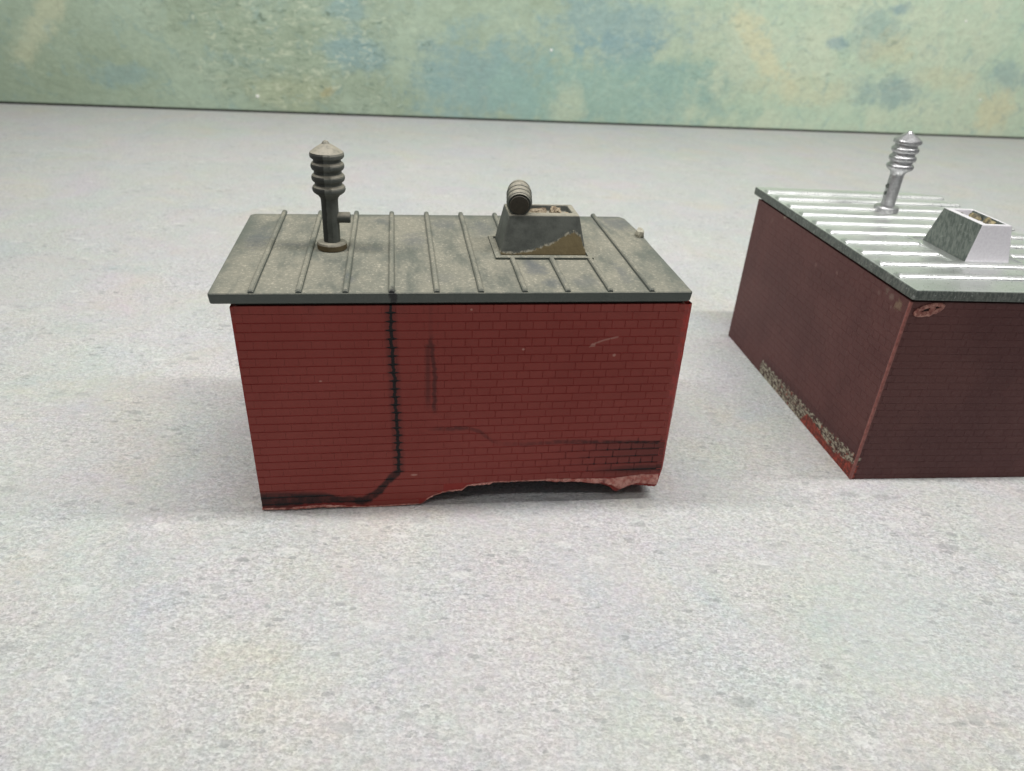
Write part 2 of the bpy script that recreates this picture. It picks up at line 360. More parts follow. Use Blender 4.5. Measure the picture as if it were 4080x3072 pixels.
    hz3 = N.ma('MULTIPLY', N.ma('MULTIPLY', jn2, N.sm(N.ma('ADD', x, N.ma('MULTIPLY', n2c, 18.0)), 64, 90, 0, 0.85)), N.ma('MULTIPLY', N.sm(z, 7.0, 8.5), N.sm(z, 16.8, 18.0, 1, 0)))
    hz2 = N.ma('MAXIMUM', hz2, hz3)
    hz = N.ma('MULTIPLY', N.ma('MAXIMUM', hz, hz2), N.ma('ADD', 0.9, N.ma('MULTIPLY', jn, 1.2)))
    # patchy darker top just below the eaves
    tp = N.ma('MULTIPLY', N.sm(N.ma('ADD', z, N.ma('MULTIPLY', n2c, 5.0)), 49.5, 52.8), N.sm(N.noise(P, 0.08, 3, 0.6), 0.50, 0.66, 0, 0.45))
    m_ = crack
    for q in (halo, band, sm_, sm2, hk, line, hz, tp): m_ = N.ma('MAXIMUM', m_, q)
    return N.ma('MULTIPLY', N.ma('MINIMUM', m_, 1.0), N.sm(y, 1.2, 0.8, 0, 1))
def red_brick_material(wash):
    N = NT('weathered_red_brick' if wash else 'red_plastic', rough=0.55, spec=0.22)
    P = N.coord(A)
    big = N.noise(P, 0.035, 4, 0.6); fine = N.noise(P, 1.6, 3, 0.6)
    if wash:
        c = N.mix(N.sm(big, 0.35, 0.65), (0.228, 0.037, 0.029), (0.252, 0.046, 0.037))
        c = N.mix(N.sm(fine, 0.35, 0.7, 0, 0.25), c, (0.19, 0.068, 0.056))
        oi = N.n('ShaderNodeObjectInfo'); k = N.lin(oi.outputs['Random'], 0, 1, 0.97, 1.03)
        c = N.mix(1.0, c, N.comb(k, k, k), 'MULTIPLY')
    else:
        c = N.mix(N.sm(big, 0.35, 0.65), (0.225, 0.023, 0.018), (0.26, 0.030, 0.024))
    c = N.mix(soot_mask(N, P), c, (0.012, 0.009, 0.010))
    # pale nicks and one scratch
    px = N.sep(P); xz = N.comb(px[0], px[2], 0.0); nq = N.ma('MULTIPLY', N.ma('SUBTRACT', fine, 0.5), 1.2)
    sc_l = N.ma('MULTIPLY', N.sm(N.ma('ABSOLUTE', N.ma('SUBTRACT', px[2], N.curve(px[0], [(76.5, 42.2), (78, 43.6), (80.5, 44.6), (84, 45.4)]))), 0.08, 0.32, 0.42, 0), N.ma('MULTIPLY', N.sm(px[0], 77, 77.4), N.sm(px[0], 83.4, 84, 1, 0)))
    nick = sc_l
    for (a_, b_, rx_, rz_) in ((78.0, 43.3, 0.75, 0.5), (83.2, 40.7, 0.45, 0.4), (37.2, 9.0, 0.9, 0.32), (17.0, 35.4, 0.4, 0.25), (62, 42.5, 0.4, 0.3), (50.0, 52.3, 0.3, 0.3)):
        nick = N.ma('MAXIMUM', nick, N.ma('MULTIPLY', N.ellipse(xz, (a_, b_), (rx_, rz_), nq, (0.5, 1.1)), 0.55))
    c = N.mix(nick, c, (0.52, 0.30, 0.25))
    N.base(c); N.bump(fine, 0.25, 0.10)
    N.rough(N.sm(fine, 0.3, 0.7, 0.42, 0.62))
    return N.m
brick_m = red_brick_material(True); mortar_m = red_brick_material(False)
N = NT('broken_red_plastic', 0.6); P = N.coord(A)
c = N.mix(N.sm(N.noise(P, 0.5, 5, 0.7), 0.35, 0.62), (0.34, 0.085, 0.065), (0.60, 0.30, 0.25))
N.base(N.mix(N.sm(N.noise(P, 0.22, 4, 0.6), 0.55, 0.68), c, (0.16, 0.03, 0.025))); N.bump(N.noise(P, 1.1, 5, 0.7), 0.9, 0.5); torn_m = N.m
N = NT('bright_red_corner', 0.42); P = N.coord(A); N.base(N.mix(N.sm(N.noise(P, 0.6, 4, 0.65), 0.4, 0.62), (0.32, 0.026, 0.018), (0.23, 0.022, 0.017))); N.bump(N.noise(P, 1.2, 4, 0.6), 0.4, 0.15); corner_m = N.m

# ------------------------------------------------------------------ red building: front wall with bricks
PROF = [(0,.35),(1.4,.3),(8.2,.05),(13,.35),(18.4,.2),(23,-.1),(31.4,-.25),(39.0,.1),(39.5,.6),(40.2,1.3),(42.6,2.7),(45.1,3.5),(48.9,3.7),(50.3,5),(55.6,5.1),(56.6,5.7),(64.9,5.7),(69.6,5.6),(72.2,5.1),(77.8,4.9),(81.2,4.3),(85,3.8),(87.3,3.0),(88.6,1.7),(89.3,1.2),(90.2,1.6),(91.6,2.4),(93.8,3.2),(99.4,2.3)]
TORN = [(0,.9),(8,.7),(14,1.2),(18.5,.8),(24,.15),(39.0,.25),(40.2,1.7),(42.6,3.1),(45.1,3.85),(48.9,4.1),(50.3,5.35),(56.6,6.0),(69,6.0),(70.3,6.2),(79.9,5.8),(86.3,5.5),(89.3,5.8),(93.3,6.4),(99.4,6.4)]
def bot(x): return interp(PROF, x) + (0.22*nz(x*1.3, 3.1) + 0.12*nz(x*3.1, 8.2))*(1 if x > 39.5 else 0.4)
def torn(x): return max(interp(TORN, x) + 0.20*nz(x*0.9, 9.7), bot(x)+0.12)
def lx(z): return 0.02 + (ZTOP-z)/ZTOP*0.98
def rx(z): return 98.35 + (ZTOP-z)/47.1*1.45 - max(0, (8-z))*0.16
XS = [i*0.5 for i in range(201)]
def front_wall():
    mb = MB(); yf, yb = 0.10, 1.9
    zs = None; n = len(XS); rows = []
    vs = []
    for x in XS:
        b = bot(x)
        for z in (b, ZTOP):
            t_ = x/100.0; xx = lx(z)*(1-t_) + rx(z)*t_
            vs += [(xx, yf, z), (xx, yb, z + (0.0 if z == ZTOP else 0.15))]
    fs = []
    for i in range(n-1):
        a = i*4; b = a+4
        fs += [(a, b, b+2, a+2), (b+1, a+1, a+3, b+3), (a+1, b+1, b, a), (a+2, b+2, b+3, a+3)]
    fs += [(0, 2, 3, 1), ((n-1)*4+1, (n-1)*4+3, (n-1)*4+2, (n-1)*4)]
    mb.add(vs, fs); return mb.build('front_wall', mortar_m, A)
wallA = front_wall()

BR_MESH = {}
def brick_mesh(x0, x1, zb0, zb1, z1, d, ch, key=None, kx=None):
    """brick centred on its own origin: front face inset by the chamfer, open at the back; local mm"""
    if key and key in BR_MESH: return BR_MESH[key]
    cx = (x0+x1)/2; cz = (min(zb0, zb1)+z1)/2
    o_ = [(x0-cx, d, zb0-cz), (x1-cx, d, zb1-cz), (x1-cx, d, z1-cz), (x0-cx, d, z1-cz)]
    m_ = [(p[0], ch, p[2]) for p in o_]
    k = ch*0.9; kx = k if kx is None else kx
    i_ = [(o_[0][0]+kx, 0, o_[0][2]+k), (o_[1][0]-kx, 0, o_[1][2]+k), (o_[2][0]-kx, 0, o_[2][2]-k), (o_[3][0]+kx, 0, o_[3][2]-k)]
    fs = [(8, 9, 10, 11)]
    for a in range(4):
        b = (a+1) % 4; fs += [(a, b, 4+b, 4+a), (4+a, 4+b, 8+b, 8+a)]
    mb = MB(); mb.add(o_+m_+i_, fs); me = mb.mesh('brick'); 
    if key: BR_MESH[key] = me
    return me
def courses(x_lo, x_hi, z_top, z_min, pitch, head, off, jb, jh):
    """English bond: header course first, then stretchers; yields brick rectangles"""
    k = 0; z1 = z_top
    while z1 > z_min:
        L = head if k % 2 == 0 else head*2
        st = off if k % 2 == 0 else off + head*0.5
        x = st - math.ceil((st - x_lo)/L)*L - L
        while x < x_hi:
            yield k, x, x+L, z1-pitch+jb, z1
            x += L
        z1 -= pitch; k += 1
cand = []
for k, xa, xb, za, zb in courses(0, 100, CT, -1, PITCH_Z, 3.0, 48.8, 0.27, 0.2):
    xc = (xa+xb)/2; zb = min(zb, ZTOP-0.04)
    jv = 0.02 if xc < 46 else 0.15
    x0, x1 = xa+jv/2, xb-jv/2
    zm = (za+zb)/2; clipped = False
    if x0 < lx(zm)+0.05: x0 = lx(zm)+0.05; clipped = True
    if x1 > rx(zm)-0.05: x1 = rx(zm)-0.05; clipped = True
    if x1-x0 < 0.7: continue
    b0, b1 = za, za
    t0, t1 = torn(x0)+0.05, torn(x1)+0.05
    if max(t0, t1) > za: b0, b1 = max(za, t0), max(za, t1); clipped = True
    if zb - max(b0, b1) < 0.45: continue
    cand.append((xc > 46, x1-x0, x0, x1, b0, b1, zb, clipped, (L_ := round(x1-x0, 2), jv)))
cand.sort(key=lambda q: -(q[1]*(q[6]-max(q[4], q[5])) + (1000 if q[0] else 0)))
rest = MB()
for i, (_, wd, x0, x1, b0, b1, z1, clipped, key) in enumerate(cand):
    dep = 0.12; ch = 0.05
    me = brick_mesh(x0, x1, b0, b1, z1, dep, ch, None if clipped else key, 0.015 if not _ else None)
    cx, cz = (x0+x1)/2, (min(b0, b1)+z1)/2
    dy = random.uniform(-0.02, 0.02)
    if i < 300:
        o = obj('brick', me, brick_m, wallA, (cx, dy-0.005, cz))
        o.rotation_euler = (random.uniform(-.006, .006), 0, random.uniform(-.006, .006))
    else:
        vs = [((v.co.x/S)+cx, (v.co.y/S)+dy, (v.co.z/S)+cz) for v in me.vertices]
        rest.add(vs, [tuple(p.vertices) for p in me.polygons])
rest.build('brick', brick_m, wallA, kind='stuff', fix=False)

def torn_edge():
    """rough broken lip along the foot of the front wall"""
    vs, fs = [], []; xs = [0.9+i*0.28 for i in range(352)]; n = len(xs); rows = 6
    for i, x in enumerate(xs):
        b, t_ = bot(x)-0.03, torn(x)
        for j in range(rows):
            q = j/(rows-1)
            z = b+(t_-b)*q
            y = 0.02 - 0.32*math.sin(math.pi*min(1, q*0.9+0.1))*(min(1.0, (t_-b)/1.2)) + 0.28*nz(x*1.1, z*1.4, 2.0)*min(1.0, (t_-b)/0.8)
            if j == 0: y = 1.2
            if j == rows-1: y = 0.16
            xx = min(x, rx(z)+0.55)
            vs.append((xx, y, z))
    for i in range(n-1):
        for j in range(rows-1):
            a = i*rows+j; fs.append((a, a+rows, a+rows+1, a+1))
    mb = MB(); mb.add(vs, fs); o = mb.build('torn_edge', torn_m, wallA, smooth=False)
    tag(o, 'ragged pale pink broken plastic along the foot')
torn_edge()
# right-hand corner: bright bare strip that turns the corner
vs, fs = [], []
for i in range(60):
    z = ZTOP - i*(ZTOP-2.6)/59
    wv = 1.75 - 1.30*(i/59)
    jit = 0.10*nz(z*0.8, 4.4) + 0.06*nz(z*2.3, 1.1)
    x0 = rx(z)-1.35
    vs += [(x0, 0.07, z), (x0+1.35+wv*0.45, 0.10+jit, z), (x0+1.35+wv+jit*0.5, 0.75, z), (x0+1.1+wv, 2.4, z)]
for i in range(59):
    for j in range(3): a = i*4+j; fs.append((a, a+1, a+5, a+4))
mb = MB(); mb.add(vs, fs); tag(mb.build('corner_edge', corner_m, A), 'bright bare red plastic corner')
# the other walls
mb = MB()
frustum(mb, [(0.95, 1.9, -0.25), (2.7, 1.9, -0.25), (2.7, 57.6, -0.4), (0.95, 57.6, -0.4)], [(0.05, 1.9, ZTOP), (1.8, 1.9, ZTOP), (1.8, 57.6, ZTOP), (0.05, 57.6, ZTOP)])
mb.build('side_wall', mortar_m, A)
mb = MB()
SW = [(1.9, 2.3), (6, 1.6), (9, 0.2), (12, -1.1), (57.6, -1.55)]; ns = len(SW)
vs = [(97.4+dx, y, z) for dx in (0, 1.9) for y, z in SW] + [(98.0+dx, y, ZTOP) for dx in (0, 1.8) for y, z in SW]
fs = []
for i in range(ns-1): fs += [(i, i+1, 2*ns+i+1, 2*ns+i), (ns+i, 3*ns+i, 3*ns+i+1, ns+i+1), (i, ns+i, ns+i+1, i+1), (2*ns+i, 2*ns+i+1, 3*ns+i+1, 3*ns+i)]
fs += [(0, 2*ns, 3*ns, ns), (ns-1, 2*ns-1, 4*ns-1, 3*ns-1)]
mb.add(vs, fs)
mb.build('side_wall', mortar_m, A)
mb = MB()
frustum(mb, [(0.9, 57.61, -0.4), (99.1, 57.61, -1.3), (99.1, 59.3, -1.3), (0.9, 59.3, -0.4)], [(0.05, 56.2, ZTOP), (99.6, 56.2, ZTOP), (99.6, 57.9, ZTOP), (0.05, 57.9, ZTOP)])
mb.build('back_wall', mortar_m, A)

# ------------------------------------------------------------------ red building: roof
def roof_material_dusty():
    N = NT('dusty_grey_plastic', 0.72, spec=0.35)
    P = N.coord(A); x, y, z = N.sep(P)
    geo = N.n('ShaderNodeNewGeometry'); up = N.sep(geo.outputs['Normal'])[2]
    d = N.noise(P, 0.06, 5, 0.65); g = N.noise(P, 1.5, 4, 0.7); st = N.noise(N.vm('MULTIPLY', P, (0.20, 0.07, 0.2)), 1.0, 5, 0.65)
    plast = N.mix(N.noise(P, 0.2, 4, 0.6), (0.062, 0.074, 0.067), (0.095, 0.108, 0.097))
    dust = N.mix(N.sm(d, 0.38, 0.64), (0.185, 0.184, 0.150), (0.232, 0.222, 0.177))
    dust = N.mix(N.sm(g, 0.52, 0.70, 0, 0.75), dust, (0.44, 0.40, 0.32)); dust = N.mix(N.sm(g, 0.32, 0.46, 0.6, 0), dust, (0.16, 0.15, 0.12))
    # dust lies on what faces up, thinner along the edges of the roof
    e = N.ma('MINIMUM', N.ma('MINIMUM', N.ma('ADD', x, 3.9), N.ma('SUBTRACT', 99.4, x)), N.ma('SUBTRACT', 56.0, y))
    k = N.ma('MULTIPLY', N.sm(N.ma('ADD', e, N.ma('MULTIPLY', N.ma('SUBTRACT', d, 0.5), 10.0)), -1.0, 5.0, 0.25, 0.95), N.sm(st, 0.30, 0.55, 0.35, 1.0))
    k = N.ma('MULTIPLY', k, N.sm(up, 0.40, 0.85))
    c = N.mix(k, plast, dust)
    xy = N.comb(x, y, 0.0); wp = N.ma('MULTIPLY', N.ma('SUBTRACT', N.noise(P, 0.3, 5, 0.7), 0.5), 2.6)
    stain_shade = None
    for (cx, cy, rx_, ry_, a) in ((66, 14.5, 2.6, 5.5, .8), (68.5, 5.0, 2.4, 3.2, .6), (38.5, 34, 3.2, 6, .55), (76, 6, 3.0, 4, .45), (86, 11, 1.6, 7, .55), (57, 44, 3, 7, .5),
                                  (1, 34, 3, 9, .6), (47, 47, 3.5, 5, .5), (24, 7, 1.6, 2.2, .5), (10, 30, 5.5, 1.6, .35), (95, 50, 5, 7, .7), (31, 50, 3, 4, .4), (27, 27.5, 8, 2.0, .30), (44, 8, 3.5, 4, .25), (90, 47, 2.0, 5, .4)):  # bluish stains; the two streaks flanking the stack paint its cast shadows
        q = N.ma('MULTIPLY', N.ellipse(xy, (cx, cy), (rx_, ry_), wp, (0.2, 1.3)), a*0.85); stain_shade = q if stain_shade is None else N.ma('MAXIMUM', stain_shade, q)
    c = N.mix(N.ma('MULTIPLY', stain_shade, N.sm(up, 0.6, 0.9)), c, (0.085, 0.095, 0.105))
    # ink run-down over the front edge
    ink = N.ma('MULTIPLY', N.ellipse(N.comb(x, z, 0.0), (33.4, 55.0), (1.0, 3.2), wp), N.sm(y, 2.0, 1.0, 0, 0.9))
    c = N.mix(ink, c, (0.012, 0.012, 0.014))
    N.base(c); N.bump(N.ma('ADD', g, N.ma('MULTIPLY', st, 0.6)), 0.45, 0.28); N.rough(N.lin(k, 0, 1, 0.45, 0.85)); return N.m
dusty_m = roof_material_dusty()
RO = [(-3.95, -0.35), (98.9, -0.35), (99.45, 0.1), (99.5, 30.0), (99.7, 40.0), (98.9, 54.4), (97.6, 56.4), (60, 56.2), (20, 55.7), (-3.0, 55.3), (-4.1, 54.2)]
mb = MB(); frustum(mb, [(x*1.0+0.25*(1 if x < 50 else -1), y+0.2*(1 if y < 28 else -1), H) for x, y in RO], [(x, y, ZR) for x, y in RO])
roofA = bevel(mb.build('roof', dusty_m, A), 0.55, 3, 0.9)
# added filler: blocks light through the roof gap, which reads dark below the eaves
mb = MB(); box(mb, 1.1, 1.2, ZTOP+0.02, 97.9, 54.9, H-0.02); mb.build('roof_gap_filler', dusty_m, A)
def rib(x, y0, y1, mat_, par, z0=ZR, wd=1.35, hh=0.85, n=7, wob=0.05, pw=0.7):
    vs, fs = [], []
    ys = [y0, y0+0.28, y0+0.7] + [y0 + (y1-y0)*k/8 for k in range(1, 8)] + [y1-0.7, y1-0.28, y1]
    ys = sorted(ys)
    for i, y in enumerate(ys):
        e = min(y-y0, y1-y); sc_ = 0.45 if e < 0.05 else (0.85 if e < 0.4 else 1.0)
        dx = wob*nz(x*0.7, y*0.12)
        for k in range(n):
            a = math.pi*k/(n-1); vs.append((x+dx-math.cos(a)*wd/2*(0.8+0.2*sc_), y, z0-0.04+max(0.0, math.sin(a))**pw*hh*sc_))
    for i in range(len(ys)-1):
        for k in range(n-1): a = i*n+k; fs.append((a, a+1, a+n+1, a+n))
    fs.append(tuple(range(n-1, -1, -1))); fs.append(tuple((len(ys)-1)*n+k for k in range(n)))
    mb = MB(); mb.add(vs, fs); return mb.build('rib', mat_, par, smooth=False)
for k in range(10):
    x = 4.6 + 9.48*k
    if k in (6, 7, 8):
        rib(x, -0.15, 20.0, dusty_m, roofA); rib(x, 36.9, 56.6, dusty_m, roofA)
    else: rib(x, -0.15, 56.9, dusty_m, roofA)
# box ventilator frame
def frame_part(x0, y0, x1, y1, w_, h_, mat_, par):
    mb = MB()
    for a in ((x0, y0, x1, y0+w_), (x0, y1-w_, x1, y1), (x0, y0+w_, x0+w_, y1-w_), (x1-w_, y0+w_, x1, y1-w_)):
        box(mb, a[0], a[1], ZR-0.05, a[2], a[3], ZR+h_)
    return mb.build('frame', mat_, par)
frame_part(57.5, 19.9, 81.4, 36.9, 1.1, 0.55, dusty_m, roofA)

def vent_material(red):
    N = NT('grimy_grey_plastic', 0.55, spec=0.4); P = N.coord(A)
    geo = N.n('ShaderNodeNewGeometry'); up = N.sep(geo.outputs['Normal'])[2]
    g = N.noise(P, 0.9, 5, 0.7); b = N.noise(P, 0.25, 4, 0.65)
    c = N.mix(N.sm(b, 0.35, 0.65), (0.060, 0.066, 0.060), (0.095, 0.102, 0.092))
    dust = N.mix(g, (0.22, 0.205, 0.165), (0.36, 0.33, 0.265))
    c = N.mix(N.ma('MULTIPLY', N.sm(up, 0.15, 0.8), N.sm(g, 0.25, 0.55, 0.55, 1.0)), c, dust)
    x, y, z = N.sep(P)
    # one mould half of the stack is still black with ink wash
    half = N.ma('ADD', N.ma('SUBTRACT', x, N.ma('ADD', 18.35, N.ma('MULTIPLY', N.ma('SUBTRACT', z, ZR), 0.012))), N.ma('MULTIPLY', N.ma('SUBTRACT', g, 0.5), 0.9))
    wash = N.ma('MULTIPLY', N.ma('MULTIPLY', N.sm(half, 0.12, -0.12), N.sm(x, 14.5, 16.6, 0.35, 1.0)), N.ma('MULTIPLY', N.sm(x, 27, 26), N.sm(up, 0.75, 0.35)))
    c = N.mix(N.ma('MULTIPLY', wash, 0.82), c, (0.012, 0.013, 0.012))
    # brown glue that crept up the foot of the box and round the collar
    f1 = N.curve(x, [(57, 0.6), (64, 0.6), (67, 1.3), (71, 2.6), (74.5, 4.6), (77.0, 5.6), (78.6, 4.6), (79.6, 2.0), (82, 1.0)])
    inr = N.ma('SUBTRACT', N.ma('ADD', f1, N.ma('MULTIPLY', N.ma('SUBTRACT', N.noise(P, 0.7, 4, 0.6), 0.5), 1.6)), N.ma('SUBTRACT', z, ZR))
    fr = N.ma('MULTIPLY', N.sm(y, 26.5, 25.5, 0, 1), N.sm(x, 56, 57))
    glue = N.ma('MULTIPLY', N.sm(inr, -0.05, 0.25), fr); rim = N.ma('MULTIPLY', N.ma('MULTIPLY', N.sm(inr, -0.5, -0.1), N.sm(inr, 0.15, 0.45, 1, 0)), N.ma('MULTIPLY', fr, N.sm(g, 0.42, 0.6)))
    c = N.mix(N.ma('MULTIPLY', glue, 0.9), c, N.mix(g, (0.095, 0.070, 0.030), (0.22, 0.17, 0.085)))
    c = N.mix(N.ma('MULTIPLY', rim, 0.8), c, (0.42, 0.39, 0.31))
    col_ = N.ma('MULTIPLY', N.ma('MULTIPLY', N.sm(x, 25, 24), N.sm(N.ma('SUBTRACT', z, ZR), 1.8, 1.3)), N.sm(up, 0.7, 0.4))
    c = N.mix(N.ma('MULTIPLY', col_, 0.85), c, N.mix(g, (0.060, 0.040, 0.014), (0.15, 0.11, 0.055)))
    N.base(c); N.bump(N.ma('ADD', g, b), 0.35, 0.25); return N.m
vent_m = vent_material(True)
# box ventilator on the red building
def vent_box(b0, b1, t0, t1, h, mat_, dark, par, op, rim):
    """tapered housing with a recessed opening on top: one shell"""
    mb = MB(); z0, z1 = ZR-0.03, ZR+h
    def R(p, q, z): return [(p[0], p[1], z), (q[0], p[1], z), (q[0], q[1], z), (p[0], q[1], z)]
    outer_b, outer_t = R(b0, b1, z0), R(t0, t1, z1)
    it = R(op[0], op[1], z1); ib = R((op[0][0]+.3, op[0][1]+.3), (op[1][0]-.3, op[1][1]-.3), z1-rim)
    mb.add(outer_b+outer_t+it+ib, [(i, (i+1) % 4, 4+(i+1) % 4, 4+i) for i in range(4)] + [(4+i, 4+(i+1) % 4, 8+(i+1) % 4, 8+i) for i in range(4)]
           + [(8+i, 8+(i+1) % 4, 12+(i+1) % 4, 12+i) for i in range(4)] + [(12, 13, 14, 15), (3, 2, 1, 0)])
    return bevel(mb.build('vent_box', mat_, par), 0.28, 2, 0.5)
vbA = vent_box((59.1, 23.1), (80.3, 35.9), (61.0, 25.2), (78.2, 34.9), 9.3, vent_m, None, A, ((62.0, 27.6), (76.9, 34.2)), 1.6)
N = NT('crusty_glue', 0.7); P = N.coord(A); g = N.noise(P, 0.8, 5, 0.7)
N.base(N.mix(N.sm(g, 0.36, 0.62), (0.10, 0.065, 0.035), (0.45, 0.37, 0.26))); N.bump(g, 0.8, 0.5); glue_m = N.m
def lump(name, cx, cy, cz, r_, mat_, par, seed, sq=(1, 1, 1), amp=0.45, sub=2):
    bm = bmesh.new(); bmesh.ops.create_icosphere(bm, subdivisions=sub, radius=1.0)
    for v in bm.verts:
        k = 1 + amp*nz(v.co.x*1.7+seed, v.co.y*1.7, v.co.z*1.7+seed*0.3)
        v.co = Vector(((cx + v.co.x*k*r_*sq[0])*S, (cy+v.co.y*k*r_*sq[1])*S, (cz+v.co.z*k*r_*sq[2])*S))
    me = bpy.data.meshes.new(name); bm.to_mesh(me); bm.free()
    return obj(name, me, mat_, par)
mb = MB()
for i, (cx, cy, rr, sq) in enumerate(((69.0, 31.2, 1.2, (2.4, 1.2, .9)), (73.5, 31.8, 1.0, (1.6, 1.3, 1.2)), (75.8, 29.0, 0.8, (1.3, 1, .8)), (66.3, 29.2, 0.9, (1.5, 1, .7)))):
    lump('glue_lump', cx, cy, ZR+8.3, rr, glue_m, vbA, 3.3*i, sq)
# fallen vent head glued on top of the box
def orient_lathe(name, prof, p0, p1, mat_, par, n=32, step=None, smooth=False):
    ax = (Vector(p1)-Vector(p0)); L = ax.length; q = ax.to_track_quat('Z', 'X')
    vs, fs = lathe(prof, n, step); mb = MB()
    mb.add([tuple(Vector(p0) + q @ Vector(v)) for v in vs], fs); return mb.build(name, mat_, par, smooth=smooth)
def ringed(z0, z1, k, r_in, r_out):
    pts = []; d = (z1-z0)/k
    for i in range(k):
        c = z0 + d*(i+0.5)
        for a in (-90, -60, -30, 0, 30, 60, 90):
            pts.append((r_in+(r_out-r_in)*math.cos(math.radians(a)), c+math.sin(math.radians(a))*d*0.40))
    return pts
p0, p1 = (63.3, 25.2, 68.15), (64.5, 34.6, 69.5)
vh = orient_lathe('vent_head', [(2.2, 0.25), (2.7, 0.05), (2.9, 0.35)] + ringed(0.6, 7.4, 3, 2.55, 3.10) + [(2.6, 7.6), (2.9, 7.9), (2.7, 8.9), (1.3, 9.9), (0.15, 10.4)], p0, p1, vent_m, vbA)
ax = (Vector(p1)-Vector(p0)).normalized(); q = ax.to_track_quat('Z', 'X')
def on(v): return tuple(Vector(p0)+q @ Vector(v))
N = NT('dark_grime', 0.7); P = N.coord(A); N.base(N.mix(N.noise(P, 1.0, 4, 0.7), (0.022, 0.019, 0.014), (0.075, 0.062, 0.045))); N.bump(N.noise(P, 1.2, 4, 0.7), 0.6, 0.3); grime_m = N.m
vs, fs = lathe([(2.35, -0.12), (2.2, -0.30), (1.2, -0.36), (0.2, -0.40)], 24); mb = MB(); mb.add([on(v) for v in vs], fs)
mb.build('end_cap', grime_m, vh)
N = NT('pale_plastic_nub', 0.5); P = N.coord(A); N.base(N.mix(N.noise(P, 0.9, 4, 0.7), (0.20, 0.19, 0.15), (0.55, 0.52, 0.42))); nub_m = N.m
# moulding nub on the right edge of the roof
lump('mould_nub', 98.4, 38.4, ZR+0.7, 1.45, nub_m, roofA, 5.1, (0.75, 1.2, 1.2), 0.5)

# stack ventilators ------------------------------------------------------------
def stack(root, cx, cy, k, hk, mats, pipe, split, lean=(0, 0)):
    def step(a):
        return 1.0 if split is None else (0.93 if math.cos(a-split) > 0 else 1.0)
    def place(vs): return [(cx + x*k + lean[0]*z*hk, cy + y*k + lean[1]*z*hk, ZR + z*hk) for x, y, z in vs]
    def part(name, prof, par, n=48, st=step, mat_=mats):
        mb = MB(); vs, fs = lathe(prof, n, st, 0.02); mb.add(place(vs), fs); return mb.build(name, mat_, par)
    pole = part('vent_stack', [(2.0, 0.5), (2.02, 11.6), (2.15, 12.2), (2.6, 12.8), (3.0, 13.3)], root)
    part('collar', [(3.3, -0.05), (3.5, 0.25), (3.5, 1.35), (3.25, 1.72), (1.7, 1.85)], pole, st=None)
    for i, zc in enumerate((14.25, 16.8, 19.4)):
        pr = [(3.2, zc-1.05)] + [(3.2+(0.70)*math.cos(math.radians(a)), zc+0.90*math.sin(math.radians(a))) for a in range(-80, 81, 20)] + [(3.2, zc+1.05)]
        part('ring', pr, pole)
    part('core', [(3.1, 13.2), (3.2, 13.5), (3.22, 21.4)], pole)
    part('cap', [(3.2, 21.1), (3.7, 21.2), (3.96, 21.5), (3.98, 22.1), (3.8, 22.5), (2.2, 23.6), (0.95, 24.3), (0.55, 24.85), (0.15, 25.0)], pole)
    if pipe:
        mb = MB(); vs, fs = lathe([(1.25, 0.9), (1.28, 4.4), (1.15, 4.62), (0.75, 4.66), (0.72, 4.2)], 28)
        mb.add([(cx+z*k, cy-y*k, ZR+(7.5+x)*hk) for x, y, z in vs], fs); mb.build('side_pipe', mats, pole)
    return pole
stack(A, 19.05, 27.7, 1.0, 1.0, vent_m, True, math.radians(190))

